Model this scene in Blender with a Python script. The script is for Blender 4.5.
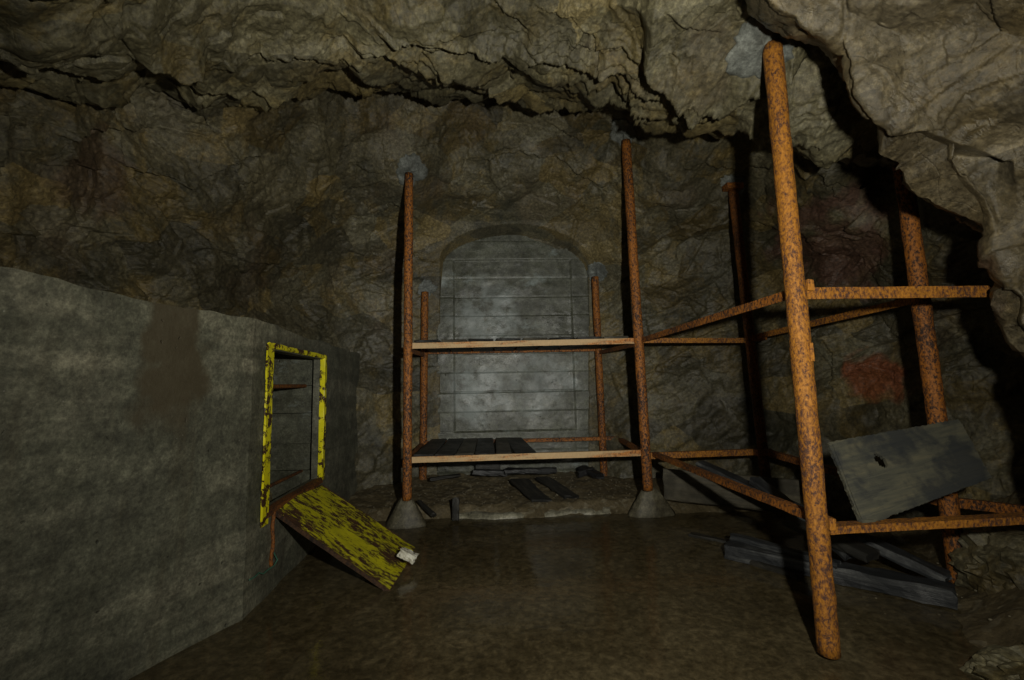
import bpy, bmesh, math, random
import numpy as np
from mathutils import Vector, Matrix
from mathutils.bvhtree import BVHTree
for o in list(bpy.data.objects): bpy.data.objects.remove(o, do_unlink=True)
S = bpy.context.scene
COL = S.collection
rnd = random.Random(7)
# ------------------------------------------------------------------ camera
F = 455.0; CH = 1.1
CAM = Vector((0, 0, CH))
PITCH = math.atan(47/F); YAW = math.radians(2.8); ROLL = 0.020
fw = Vector((math.sin(YAW)*math.cos(PITCH), math.cos(YAW)*math.cos(PITCH), math.sin(PITCH)))
r0 = fw.cross(Vector((0, 0, 1))).normalized(); u0 = r0.cross(fw)
R_ = r0*math.cos(ROLL) + u0*math.sin(ROLL) * -1.0
U_ = u0*math.cos(ROLL) + r0*math.sin(ROLL)
cd = bpy.data.cameras.new('camera'); cam = bpy.data.objects.new('camera', cd); COL.objects.link(cam)
cam.matrix_world = Matrix(((R_.x, U_.x, -fw.x, 0), (R_.y, U_.y, -fw.y, 0), (R_.z, U_.z, -fw.z, CH), (0, 0, 0, 1)))
cd.sensor_width = 36; cd.lens = F/1024*36; cd.clip_start = .02; cd.clip_end = 100
S.camera = cam
S.view_settings.view_transform = 'Standard'; S.view_settings.look = 'None'
S.view_settings.gamma = 1; S.view_settings.use_curve_mapping = False
S.view_settings.exposure = 0.0
# ------------------------------------------------------------------ light
w = bpy.data.worlds.new('world'); S.world = w; w.use_nodes = True
w.node_tree.nodes['Background'].inputs[0].default_value = (.5, .6, .6, 1)
w.node_tree.nodes['Background'].inputs[1].default_value = 0.004
def spot(name, loc, target, power, angle, blend, radius, col):
    l = bpy.data.lights.new(name, 'SPOT'); l.energy = power; l.spot_size = math.radians(angle); l.spot_blend = blend
    l.shadow_soft_size = radius; l.color = col
    o = bpy.data.objects.new(name, l); COL.objects.link(o); o.location = loc
    o.rotation_euler = (Vector(target)-Vector(loc)).to_track_quat('-Z', 'Y').to_euler()
    return o
spot('torch_light', (.39, .02, 1.26), (.5, 4, 1.95), 205, 150, 1.0, .03, (1, .95, .80))
spot('torch_beam', (.39, .03, 1.26), (.1, 5, 1.6), 190, 60, 1.0, .03, (.97, .99, .96))
# ------------------------------------------------------------------ pixel helpers (place things where they stand)
def ray(px, py):
    return (fw*F + R_*(px-512) + U_*(340-py)).normalized()
def at(px, py, Y):
    d = ray(px, py); return CAM + d*(Y/d.y)
def atz(px, py, z=0.0):
    d = ray(px, py); return CAM + d*((z-CH)/d.z)
NR = np.array([list(R_), list(U_), list(fw)])
def at_np(px, py, Y):
    d = NR[2]*F + NR[0]*(px-512)[..., None] + NR[1]*(340-py)[..., None]
    return np.array([0, 0, CH]) + d*(Y/d[..., 1])[..., None]
# ------------------------------------------------------------------ numpy noise
def h3(ix, iy, iz, s):
    n = (ix.astype(np.int64)*374761393 + iy.astype(np.int64)*668265263 + iz.astype(np.int64)*2147483647 + s*974634777) & 0xffffffff
    n = ((n ^ (n >> 13))*1274126177) & 0xffffffff
    n = ((n ^ (n >> 16))*2246822519) & 0xffffffff
    return ((n ^ (n >> 15)) & 0xffffff)/float(0xffffff)
def vnoise(p, s=0):
    i = np.floor(p); f = p-i; f = f*f*(3-2*f); i = i.astype(np.int64)
    r = 0
    for a in (0, 1):
        for b in (0, 1):
            for c in (0, 1):
                wgt = (f[:, 0] if a else 1-f[:, 0])*(f[:, 1] if b else 1-f[:, 1])*(f[:, 2] if c else 1-f[:, 2])
                r = r + wgt*h3(i[:, 0]+a, i[:, 1]+b, i[:, 2]+c, s)
    return r*2-1
def fbm(p, s=0, o=4, g=.5):
    r = 0; a = 1
    for k in range(o): r = r + a*vnoise(p*(2.03**k), s+k*11); a *= g
    return r
def facet(p, s=0, tilt=1.0):
    i = np.floor(p).astype(np.int64)
    best = np.full(len(p), 9e9); val = np.zeros(len(p))
    for a in (-1, 0, 1):
        for b in (-1, 0, 1):
            for c in (-1, 0, 1):
                x, y, z = i[:, 0]+a, i[:, 1]+b, i[:, 2]+c
                q = np.stack([x+h3(x, y, z, s), y+h3(x, y, z, s+1), z+h3(x, y, z, s+2)], 1)
                d = p-q; dd = (d*d).sum(1); m = dd < best
                if not m.any(): continue
                g = np.stack([h3(x, y, z, s+3), h3(x, y, z, s+4), h3(x, y, z, s+5)], 1)*2-1
                v = h3(x, y, z, s+6)*2-1 + tilt*(g*d).sum(1)
                best = np.where(m, dd, best); val = np.where(m, v, val)
    return val
def planes(p, s=0, tilt=1.0, k=.9):
    # continuous broken faces: the upper envelope of tilted planes, one to each seed
    i = np.floor(p).astype(np.int64); best = np.full(len(p), -9e9)
    for a in (-1, 0, 1):
        for b in (-1, 0, 1):
            for c in (-1, 0, 1):
                x, y, z = i[:, 0]+a, i[:, 1]+b, i[:, 2]+c
                d = p-np.stack([x+h3(x, y, z, s), y+h3(x, y, z, s+1), z+h3(x, y, z, s+2)], 1)
                g = np.stack([h3(x, y, z, s+3), h3(x, y, z, s+4), h3(x, y, z, s+5)], 1)*2-1
                best = np.maximum(best, h3(x, y, z, s+6)*.8 + tilt*(g*d).sum(1) - k*(d*d).sum(1))
    return best-.6
def rock_disp(Bg, k1=2, k2=1, gain=1.0):
    sh = Bg.shape[:2]; p = Bg.reshape(-1, 3)
    wv = np.stack([fbm(p*1.5, 5, 4), fbm(p*1.5, 25, 4), fbm(p*1.5, 45, 4)], 1)
    rot = np.array([[.83, .35, .43], [-.25, .93, -.27], [-.5, .12, .86]])
    q1 = (p+wv*.05) @ rot.T; q3 = (p+wv*.02) @ rot.T; rot2 = rot @ np.array([[.6, -.8, 0], [.8, .6, 0], [0, 0, 1.]]); q2 = (p+wv*.03) @ rot2.T
    d = .16*planes(q1*np.array([1.0, 1.0, 1.7]), 1, 1.1, .8)
    d = d - .085*planes(q2*np.array([1.9, 1.9, 3.0])+1.7, 131, 1.2, .8)
    d = d + .050*planes(q1*np.array([4.0, 4.0, 6.4])+3.1, 31, 1.3, .7)
    d = d + .018*facet(q2*np.array([3.1, 3.1, 6.])+5.1, 231, .7)
    d = d + .016*planes(q3*np.array([11, 11, 18.])+7.7, 61, 1.4, .7)
    d = d + .0035*facet(q3*np.array([17, 17, 32.]), 91, 1.0)
    d = d + .006*fbm(p*9, 77, 5, .6)
    return d.reshape(sh)*gain
def grid_mesh(name, P, keep=None):
    H, W = P.shape[:2]
    idx = np.arange(H*W).reshape(H, W)
    f = np.stack([idx[:-1, :-1], idx[:-1, 1:], idx[1:, 1:], idx[1:, :-1]], -1).reshape(-1, 4)
    if keep is not None: f = f[keep.reshape(-1)]
    used = np.zeros(H*W, bool); used[f.reshape(-1)] = True
    remap = np.cumsum(used)-1; v = P.reshape(-1, 3)[used]; f = remap[f]
    me = bpy.data.meshes.new(name)
    me.vertices.add(len(v)); me.vertices.foreach_set('co', v.astype(np.float32).ravel())
    me.loops.add(len(f)*4); me.loops.foreach_set('vertex_index', f.astype(np.int32).ravel())
    me.polygons.add(len(f)); me.polygons.foreach_set('loop_start', np.arange(0, len(f)*4, 4, dtype=np.int32))
    me.polygons.foreach_set('loop_total', np.full(len(f), 4, np.int32))
    me.update(calc_edges=True)
    return me
def normals(P):
    du = np.gradient(P, axis=1); dv = np.gradient(P, axis=0)
    n = np.cross(du, dv); n /= np.linalg.norm(n, axis=2, keepdims=True)+1e-9
    return n
def smooth(A, k):
    for ax in (0, 1):
        for _ in range(3):
            pad = [(0, 0)]*A.ndim; pad[ax] = (k, k)
            B = np.pad(A, pad, mode='edge'); c = np.cumsum(B, axis=ax)
            c = np.concatenate([np.zeros_like(np.take(c, [0], ax)), c], ax)
            n = A.shape[ax]
            A = (np.take(c, range(2*k+1, 2*k+1+n), ax)-np.take(c, range(0, n), ax))/(2*k+1)
    return A
# ------------------------------------------------------------------ object helpers
def tag(o, label=None, cat=None, group=None, kind=None):
    if label: o['label'] = label
    if cat: o['category'] = cat
    if group: o['group'] = group
    if kind: o['kind'] = kind
    return o
def link(name, me, mat, parent=None, smoothed=False):
    o = bpy.data.objects.new(name, me); COL.objects.link(o)
    if mat: me.materials.append(mat)
    if parent: o.parent = parent
    if smoothed: me.shade_smooth()
    return o
def empty(name, loc=(0, 0, 0)):
    o = bpy.data.objects.new(name, None); COL.objects.link(o); o.location = loc; o.empty_display_size = .1; return o
def from_bm(name, bm, mat, parent=None, smoothed=False):
    me = bpy.data.meshes.new(name); bmesh.ops.recalc_face_normals(bm, faces=bm.faces); bm.to_mesh(me); bm.free()
    return link(name, me, mat, parent, smoothed)
# ------------------------------------------------------------------ materials
class NT:
    def __init__(s, name):
        s.m = bpy.data.materials.new(name); s.m.use_nodes = True; s.t = s.m.node_tree; s.t.nodes.clear()
        s.out = s.n('ShaderNodeOutputMaterial'); s.b = s.n('ShaderNodeBsdfPrincipled')
        s.l(s.b.outputs[0], s.out.inputs[0]); s.tc = s.n('ShaderNodeTexCoord')
    def n(s, t, **k):
        x = s.t.nodes.new(t)
        for a, b in k.items(): setattr(x, a, b)
        return x
    def l(s, a, b): s.t.links.new(a, b)
    def co(s, scale=(1, 1, 1), rot=(0, 0, 0), src='Object', loc=(0, 0, 0)):
        m = s.n('ShaderNodeMapping'); m.inputs['Scale'].default_value = scale; m.inputs['Rotation'].default_value = rot
        m.inputs['Location'].default_value = loc
        s.l(s.tc.outputs[src], m.inputs[0]); return m.outputs[0]
    def noise(s, vec, scale, det=6, rough=.6, dist=0):
        x = s.n('ShaderNodeTexNoise'); s.l(vec, x.inputs['Vector']); x.inputs['Scale'].default_value = scale
        x.inputs['Detail'].default_value = det; x.inputs['Roughness'].default_value = rough; x.inputs['Distortion'].default_value = dist
        return x.outputs[0]
    def vor(s, vec, scale, feat='F1', out='Distance'):
        x = s.n('ShaderNodeTexVoronoi', feature=feat); s.l(vec, x.inputs['Vector']); x.inputs['Scale'].default_value = scale
        return x.outputs[out]
    def warp(s, vec, scale, amt):
        x = s.n('ShaderNodeTexNoise'); s.l(vec, x.inputs['Vector']); x.inputs['Scale'].default_value = scale
        v = s.n('ShaderNodeVectorMath', operation='MULTIPLY_ADD'); s.l(x.outputs['Color'], v.inputs[0]); v.inputs[1].default_value = (amt,)*3
        s.l(vec, v.inputs[2]); return v.outputs[0]
    def ramp(s, fac, stops, interp='LINEAR'):
        r = s.n('ShaderNodeValToRGB'); r.color_ramp.interpolation = interp; e = r.color_ramp.elements
        while len(e) < len(stops): e.new(.5)
        for i, (p, c) in enumerate(stops):
            e[i].position = p; e[i].color = (*c, 1) if not isinstance(c, (int, float)) else (c, c, c, 1)
        s.l(fac, r.inputs[0]); return r.outputs[0]
    def mix(s, fac, a, b, mode='MIX'):
        x = s.n('ShaderNodeMix', data_type='RGBA', blend_type=mode)
        for v, i in ((fac, 0), (a, 6), (b, 7)):
            if isinstance(v, (int, float)): x.inputs[i].default_value = v
            elif isinstance(v, tuple): x.inputs[i].default_value = (*v, 1)
            else: s.l(v, x.inputs[i])
        return x.outputs[2]
    def math(s, op, a, b=0, clamp=False):
        x = s.n('ShaderNodeMath', operation=op, use_clamp=clamp)
        for v, i in ((a, 0), (b, 1)):
            if isinstance(v, (int, float)): x.inputs[i].default_value = v
            else: s.l(v, x.inputs[i])
        return x.outputs[0]
    def bump(s, hgt, dist, strength=1, prev=None):
        x = s.n('ShaderNodeBump'); x.inputs['Distance'].default_value = dist; x.inputs['Strength'].default_value = strength
        s.l(hgt, x.inputs['Height'])
        if prev is not None: s.l(prev, x.inputs['Normal'])
        return x.outputs[0]
    def fin(s, col, rough, nrm=None, metal=0, spec=.5):
        for v, k in ((col, 'Base Color'), (rough, 'Roughness'), (metal, 'Metallic')):
            if isinstance(v, (int, float)): s.b.inputs[k].default_value = v
            elif isinstance(v, tuple): s.b.inputs[k].default_value = (*v, 1)
            else: s.l(v, s.b.inputs[k])
        s.b.inputs['Specular IOR Level'].default_value = spec
        if nrm is not None: s.l(nrm, s.b.inputs['Normal'])
        return s.m
def mat_rock(name, dark, mid, ochre, grey, red=.35, ochre_amt=.5, rough=.5, spots=()):
    t = NT(name); v = t.co(); wv = t.warp(v, 2.2, .45)
    st = t.co(scale=(1, 1, 1.6), rot=(.35, -.5, .2)); sw = t.warp(st, 1.6, .22)
    a = t.noise(wv, 1.5, 9, .66)
    base = t.ramp(a, [(.32, dark), (.5, mid), (.68, grey)])
    cell = t.vor(t.warp(sw, 6, .05), 2.1, 'F1', 'Color')
    sep = t.n('ShaderNodeSeparateColor'); t.l(cell, sep.inputs[0])
    blot = t.noise(t.warp(v, 2, .5), 3.2, 8, .72)
    o1 = t.ramp(t.math('ADD', t.math('MULTIPLY', sep.outputs[0], .22), t.math('MULTIPLY', blot, .78)), [(.50, 0.), (.60, ochre_amt)])
    c = t.mix(o1, base, ochre)
    c = t.mix(1, c, t.ramp(sep.outputs[1], [(.1, .62), (.9, 1.25)]), 'MULTIPLY')
    r1 = t.ramp(t.noise(wv, 1.1, 5, .6), [(.56, 0.), (.70, red)])
    c = t.mix(r1, c, (.115, .062, .042))
    for pos, rad, colr, amt in spots:
        vd = t.n('ShaderNodeVectorMath', operation='DISTANCE'); t.l(t.warp(v, 5, 1.3*rad), vd.inputs[0]); off = .65*rad; vd.inputs[1].default_value = (pos[0]+off, pos[1]+off, pos[2]+off)
        mk = t.ramp(t.math('DIVIDE', vd.outputs['Value'], rad*1.4), [(.55, amt), (.75, 0.)])
        c = t.mix(mk, c, colr)
    fine = t.noise(v, 42, 8, .78)
    c = t.mix(1, c, t.ramp(fine, [(.34, .35), (.52, 1.), (.68, 2.0)]), 'MULTIPLY')
    pale = t.ramp(t.noise(t.warp(v, 9, .1), 13, 8, .8), [(.60, 0.), (.70, .35)]); c = t.mix(pale, c, tuple(min(1, x*2.1) for x in grey))
    crk = t.vor(t.warp(st, 4, .10), 2.6, 'DISTANCE_TO_EDGE')
    crm = t.ramp(crk, [(0, .4), (.006, 1.)])
    c = t.mix(t.ramp(t.noise(v, 2.1, 3), [(.45, 0.), (.55, .6)]), c, t.mix(1, c, crm, 'MULTIPLY'))
    n1 = t.noise(wv, 5, 10, .6); n2 = t.noise(v, 50, 9, .75); rid = t.noise(t.co(scale=(1, 1, 3.5), rot=(.35, -.5, .2)), 9, 8, .65)
    b = t.bump(n1, .008, .7); b = t.bump(rid, .003, .6, b); b = t.bump(n2, .005, 1, b); b = t.bump(crm, .004, .4, b)
    ro = t.ramp(t.noise(v, 5, 6, .7), [(.3, rough-.16), (.7, rough+.25)])
    return t.fin(c, ro, b, 0, .5)
M = {}
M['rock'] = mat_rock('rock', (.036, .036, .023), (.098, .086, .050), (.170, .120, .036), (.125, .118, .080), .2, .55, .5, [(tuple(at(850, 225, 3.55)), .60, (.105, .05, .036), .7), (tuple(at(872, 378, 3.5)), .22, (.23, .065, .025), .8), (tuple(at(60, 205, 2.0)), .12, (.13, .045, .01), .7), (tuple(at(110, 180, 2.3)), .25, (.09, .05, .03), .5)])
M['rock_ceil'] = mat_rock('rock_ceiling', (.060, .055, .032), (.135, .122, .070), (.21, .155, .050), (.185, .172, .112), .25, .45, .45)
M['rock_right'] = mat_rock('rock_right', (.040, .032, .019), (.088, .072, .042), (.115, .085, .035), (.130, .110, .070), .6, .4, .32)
def mat_concrete(name, base, dark, light, stain, boards=None, rough=.75, wet=0):
    t = NT(name); v = t.co(); wv = t.warp(v, 3, .2)
    a = t.noise(wv, 1.7, 10, .74)
    c = t.ramp(a, [(.34, dark), (.5, base), (.66, light)])
    # long horizontal pour marks and vertical run marks
    pm = t.noise(t.co(scale=(.4, .4, 5.5)), 1.6, 6, .65)
    c = t.mix(t.ramp(pm, [(.42, 0.), (.58, .7)]), c, dark)
    dr = t.noise(t.co(scale=(6, 6, .7)), 1.6, 6, .65)
    mid_ = t.noise(v, 24, 8, .8); c = t.mix(1, c, t.ramp(mid_, [(.36, .62), (.5, 1.), (.64, 1.45)]), 'MULTIPLY')
    blo = t.noise(t.warp(v, 3, .35), 4.5, 8, .75); c = t.mix(1, c, t.ramp(blo, [(.36, .66), (.5, 1.), (.64, 1.35)]), 'MULTIPLY')
    c = t.mix(t.ramp(dr, [(.52, 0.), (.7, .35)]), c, stain)
    fine = t.noise(v, 70, 5, .75)
    c = t.mix(1, c, t.ramp(fine, [(.3, .5), (.55, 1.), (.75, 1.55)]), 'MULTIPLY')
    pits = t.ramp(t.vor(t.warp(v, 9, .1), 16, 'F1'), [(.05, 0.), (.13, 1.)])
    pmask = t.ramp(t.noise(v, 6, 3), [(.5, 1.), (.58, 0.)])
    pits = t.mix(pmask, pits, (1., 1., 1.))
    c = t.mix(1, c, t.ramp(pits, [(0, .45), (1, 1.)]), 'MULTIPLY')
    sp = t.ramp(t.vor(v, 26, 'F1'), [(.04, 1.), (.09, 0.)]); spm = t.ramp(t.noise(v, 2.5, 4), [(.5, 0.), (.6, .6)])
    c = t.mix(t.math('MULTIPLY', sp, spm), c, (.32, .32, .28))
    b = t.bump(t.noise(v, 10, 10, .78), .004, .6); b = t.bump(pits, .006, .8, b); b = t.bump(fine, .003, .8, b)
    return t, c, b, v
t, c, b, v = mat_concrete('concrete_wall', (.135, .135, .098), (.065, .068, .048), (.215, .205, .15), (.075, .062, .036))
# brown seep stain that has run down the face from the top edge
sx = t.n('ShaderNodeSeparateXYZ'); t.l(t.warp(v, 6, .4), sx.inputs[0])
s_y = t.ramp(t.math('ABSOLUTE', t.math('SUBTRACT', sx.outputs[1], 2.16)), [(.10, 1.), (.17, 0.)])
s_z = t.ramp(sx.outputs[2], [(1.18/2, 0.), (1.30/2, 1.)])
s_zz = t.ramp(t.math('MULTIPLY', sx.outputs[2], .5), [(.58, 0.), (.64, .85)])
c = t.mix(t.math('MULTIPLY', s_y, s_zz), c, (.055, .043, .022))
M['concrete'] = t.fin(c, .72, b)
t, c, b, v = mat_concrete('concrete_recess', (.100, .105, .078), (.060, .062, .044), (.15, .155, .125), (.075, .07, .045))
lm = t.ramp(t.noise(t.co(scale=(1, 1, 1.6), loc=(3, 0, 1)), 2.3, 9, .75), [(.56, 0.), (.68, .8)])
c = t.mix(lm, c, (.24, .28, .27))
for pos, rad, amt in ((at(488, 318, 5.1), .42, .75), (at(478, 392, 5.1), .36, .8), (at(540, 380, 5.1), .4, .5)):
    vd = t.n('ShaderNodeVectorMath', operation='DISTANCE'); t.l(t.warp(v, 4, .5), vd.inputs[0]); vd.inputs[1].default_value = (pos.x+.25, pos.y+.25, pos.z+.25)
    c = t.mix(t.math('MULTIPLY', t.ramp(vd.outputs['Value'], [(rad*.6, amt), (rad*1.1, 0.)]), t.ramp(t.noise(v, 7, 8, .75), [(.38, 0.), (.55, 1.)])), c, (.24, .27, .26))  # pale lime patches that also paint in the wet sheen at the recess centre
M['concrete_recess'] = t.fin(c, t.ramp(t.noise(v, 4, 5), [(.35, .3), (.65, .55)]), b)
t, c, b, v = mat_concrete('mortar', (.20, .215, .20), (.11, .12, .11), (.34, .37, .37), (.10, .10, .08))
M['mortar'] = t.fin(c, .6, b)
t, c, b, v = mat_concrete('curb', (.13, .12, .08), (.055, .046, .027), (.20, .185, .13), (.06, .045, .022))
M['curb'] = t.fin(c, .55, b)
def mat_rust(name, bright, mid, dark, scale=1.0, amt=.5, pale=None):
    t = NT(name); v = t.co(scale=(1, 1, .6)); 
    a = t.noise(t.warp(v, 12, .03), 80*scale, 9, .8)
    big = t.noise(v, 3.2, 5, .6)
    f = t.math('ADD', t.math('MULTIPLY', a, .74), t.math('MULTIPLY', big, .26))
    c = t.ramp(f, [(.43-.1*(amt-.5), dark), (.48, mid), (.53, bright), (.64, tuple(min(1, x*1.45) for x in bright))])
    fl = t.ramp(t.vor(t.warp(v, 20, .03), 95*scale, 'F1', 'Distance'), [(.1, .55), (.5, 1.1)])
    c = t.mix(.7, c, t.mix(1, c, fl, 'MULTIPLY'))
    if pale:
        pz = t.ramp(t.noise(t.co(scale=(.6, 4, 4)), 2.0, 6, .7), [(.42, 0.), (.52, .85)])
        c = t.mix(pz, c, pale)
    h = t.noise(v, 55*scale, 6, .75)
    b = t.bump(h, .004, .9); b = t.bump(t.vor(t.warp(v, 20, .04), 40*scale, 'F1'), .004, .6, b)
    return t.fin(c, t.ramp(a, [(.35, .85), (.65, .55)]), b, 0, .4)
M['rust'] = mat_rust('rust', (.30, .105, .014), (.12, .045, .014), (.030, .017, .013), 1.0, 0)
M['rust_orange'] = mat_rust('rust_orange', (.33, .135, .015), (.20, .076, .015), (.065, .030, .020), 1, .3)
M['rust_pale'] = mat_rust('rust_pale', (.42, .17, .04), (.26, .10, .03), (.06, .03, .02), 1, .4, (.50, .36, .19))
M['rust_black'] = mat_rust('rust_black', (.07, .035, .016), (.035, .018, .010), (.015, .010, .008), 1, .6)
M['rust_dark'] = mat_rust('rust_dark', (.20, .07, .012), (.075, .03, .012), (.02, .012, .01), 1, .7)
def mat_paint():
    t = NT('yellow_paint'); v = t.co(scale=(.55, 1.3, 1.3), rot=(0, 0, .2))
    f = t.math('ADD', t.math('MULTIPLY', t.noise(t.warp(v, 20, .04), 27, 9, .75), .75), t.math('MULTIPLY', t.noise(v, 3, 4, .5), .25))
    k = t.ramp(f, [(.485, 0.), (.502, 1.)])
    rust = t.ramp(t.noise(v, 40, 5, .7), [(.35, (.025, .012, .007)), (.65, (.10, .04, .014))])
    ye = t.ramp(t.noise(v, 8, 5, .7), [(.35, (.40, .39, .008)), (.65, (.68, .64, .012))])
    c = t.mix(k, rust, ye)
    b = t.bump(k, .002, .7); b = t.bump(t.noise(v, 50, 5, .7), .003, .6, b)
    return t, c, b, k
t, c, b, k = mat_paint(); M['paint'] = t.fin(c, t.ramp(k, [(0, .8), (1, .42)]), b)
t = NT('yellow_paint_solid'); v = t.co(); f = t.noise(t.warp(v, 12, .05), 14, 8, .75)
k = t.ramp(f, [(.462, 0.), (.478, 1.)])
c = t.mix(k, (.05, .022, .010), t.ramp(t.noise(v, 9, 5), [(.3, (.62, .58, .006)), (.7, (.88, .80, .01))]))
M['paint_solid'] = t.fin(c, .4, t.bump(k, .0015, .7))
def mat_wood(name, c0, c1, c2, rough=.6, alg=None):
    t = NT(name); v = t.co(scale=(1.2, 16, 16)); vv = t.co()
    g = t.noise(t.warp(v, 1.5, .3), 2.2, 8, .7, .6)
    c = t.ramp(g, [(.3, c0), (.5, c1), (.7, c2)])
    big = t.noise(t.warp(vv, 6, .1), 5, 7, .65); c = t.mix(t.ramp(big, [(.45, 0.), (.58, .8)]), c, alg or c0)
    b = t.bump(g, .006, .9); b = t.bump(t.noise(vv, 60, 5, .7), .002, .6, b)
    return t.fin(c, t.ramp(big, [(.3, rough-.12), (.7, rough+.2)]), b)
M['wood_grey'] = mat_wood('wood_grey', (.010, .012, .015), (.032, .035, .040), (.11, .115, .115), .5)
M['wood_dark'] = mat_wood('wood_dark', (.006, .006, .005), (.017, .016, .013), (.042, .036, .027), .6)
M['wood_black'] = mat_wood('wood_black', (.004, .004, .004), (.009, .009, .010), (.022, .022, .022), .5)
M['wood_board'] = mat_wood('wood_board', (.035, .038, .038), (.085, .085, .065), (.13, .12, .08), .5, (.018, .022, .027))
M['wood_brown'] = mat_wood('wood_brown', (.03, .027, .018), (.065, .056, .036), (.10, .088, .055), .65)
# muddy ground
t = NT('mud'); v = t.co(); wv = t.warp(v, 3, .2)
c = t.ramp(t.noise(wv, 2.4, 9, .7), [(.3, (.062, .047, .024)), (.5, (.105, .082, .043)), (.7, (.16, .13, .075))])
peb = t.vor(t.warp(v, 6, .1), 30, 'F1', 'Color'); sp = t.n('ShaderNodeSeparateColor'); t.l(peb, sp.inputs[0])
pk = t.ramp(sp.outputs[0], [(.80, 0.), (.86, .6)]); c = t.mix(pk, c, (.19, .165, .11))
c = t.mix(1, c, t.ramp(t.noise(v, 45, 6, .75), [(.3, .5), (.7, 1.4)]), 'MULTIPLY')
b = t.bump(t.vor(t.warp(v, 6, .1), 30, 'F1'), .004, .6); b = t.bump(t.noise(v, 22, 9, .75), .012, .8, b)
M['mud'] = t.fin(c, .6, b)
# water: clear thin film over silt: fresnel mirror over a brown tint
t = NT('water'); gl = t.n('ShaderNodeBsdfGlossy'); gl.inputs['Roughness'].default_value = .12
tr = t.n('ShaderNodeBsdfTransparent'); v = t.co()
tint = t.ramp(t.noise(v, 1.3, 4, .5), [(.35, (.80, .75, .64)), (.7, (.93, .90, .80))]); t.l(tint, tr.inputs[0])
fr = t.n('ShaderNodeFresnel'); fr.inputs[0].default_value = 1.33
bb = t.bump(t.noise(v, 7, 4, .5), .006, .5); t.l(bb, fr.inputs[1]); t.l(bb, gl.inputs['Normal'])
mx = t.n('ShaderNodeMixShader'); t.l(fr.outputs[0], mx.inputs[0]); t.l(tr.outputs[0], mx.inputs[1]); t.l(gl.outputs[0], mx.inputs[2])
df = t.n('ShaderNodeBsdfDiffuse')
silt = t.ramp(t.noise(t.warp(v, 2, .2), 2.2, 8, .7), [(.35, (.10, .078, .040)), (.65, (.175, .142, .08))])
speck = t.ramp(t.noise(t.warp(v, 14, .05), 26, 6, .75), [(.38, .55), (.52, 1.), (.66, 1.7)]); silt = t.mix(1, silt, speck, 'MULTIPLY'); t.l(silt, df.inputs[0]); mx2 = t.n('ShaderNodeMixShader'); mx2.inputs[0].default_value = .60
t.l(tr.outputs[0], mx2.inputs[1]); t.l(df.outputs[0], mx2.inputs[2]); t.l(mx2.outputs[0], mx.inputs[1])
t.l(mx.outputs[0], t.out.inputs[0]); t.t.nodes.remove(t.b); M['water'] = t.m
t = NT('white_foam'); v = t.co(); M['white'] = t.fin(t.ramp(t.noise(v, 22, 5), [(.38, (.06, .055, .045)), (.44, (.5, .49, .42)), (.6, (.8, .8, .73))]), .6, t.bump(t.noise(v, 40, 5), .003, .6))
t = NT('green_cord'); M['cord'] = t.fin((.05, .16, .11), .6)

# ================================================================== rock shell
cols = [-420, -150, 0, 130, 260, 345, 420, 500, 595, 680, 760, 850, 950, 1080, 1320]
Y0 = [1.2, 1.65, 2.15, 2.75, 3.75, 4.62, 5.05, 5.25, 5.08, 4.75, 4.45, 3.75, 3.1, 2.5, 1.8]
Lx = [-420, 0, 53, 119, 163, 198, 264, 335, 400, 450, 504, 570, 627, 680, 734, 830, 950, 1320]
Ly = [60, 84, 84, 90, 78, 108, 102, 80, 72, 80, 92, 97, 102, 122, 134, 150, 168, 200]
fr_ = [0, .31, .57, .72, .88, 1.0]
def prof(x):
    back = [1, 1, .91, .825, .745, .69]; side = [1, 1, .97, .93, .88, .83]; rt = [1, .99, .95, .88, .80, .74]
    wb = np.interp(x, [130, 330, 660, 780], [0, 1, 1, 0]); ws = 1 if x < 500 else 0
    o = side if ws else rt
    return [wb*p+(1-wb)*q for p, q in zip(back, o)]
lipf = np.interp(cols, [-420, 0, 130, 260, 345, 500, 600, 680, 760, 850, 1320], [.79, .78, .76, .73, .67, .645, .645, .635, .61, .60, .6])
zc = np.interp(cols, [-420, 0, 130, 260, 345, 500, 600, 700, 772, 850, 1320], [2.1, 2.3, 2.5, 2.75, 2.9, 2.95, 2.85, 2.62, 2.5, 2.5, 2.4])
ctrl = []
for i, x in enumerate(cols):
    y0 = Y0[i]; L = float(np.interp(x, Lx, Ly)); pr = prof(x); hz = 387-.02*(x-512)
    c_ = [(hz+455*1.4/y0, y0), (hz+455*.55/y0, y0)]
    c_ += [(hz+(L-hz)*f, y0*p) for f, p in zip(fr_, pr)]
    c_ += [(L+3, y0*lipf[i])]
    for py in (min(50, L-25), 0, -110, -300, -620):
        c_.append((py, (zc[i]-1.1)*455/(hz-py)*.985))
    ctrl.append(c_)
ctrl = np.array(ctrl)  # col,row,(py,Y)
NROW = [40, 40, 110, 100, 70, 60, 46, 10, 60, 70, 80, 50, 40]
NCOL = []
px = []
for i in range(len(cols)-1):
    n = int(abs(cols[i+1]-cols[i])/ (1.25 if 0 <= cols[i] < 1000 else 4)); px += list(np.linspace(cols[i], cols[i+1], n, endpoint=False))
px.append(cols[-1]); px = np.array(px)
tt = []
for i, n in enumerate(NROW): tt += list(np.linspace(i, i+1, n, endpoint=False))
tt.append(len(NROW)-1e-6); tt = np.array(tt)
cp = np.zeros((ctrl.shape[1], len(px), 2))
for r in range(ctrl.shape[1]):
    cp[r, :, 0] = np.interp(px, cols, ctrl[:, r, 0]); cp[r, :, 1] = np.interp(px, cols, 1/ctrl[:, r, 1])
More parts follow.
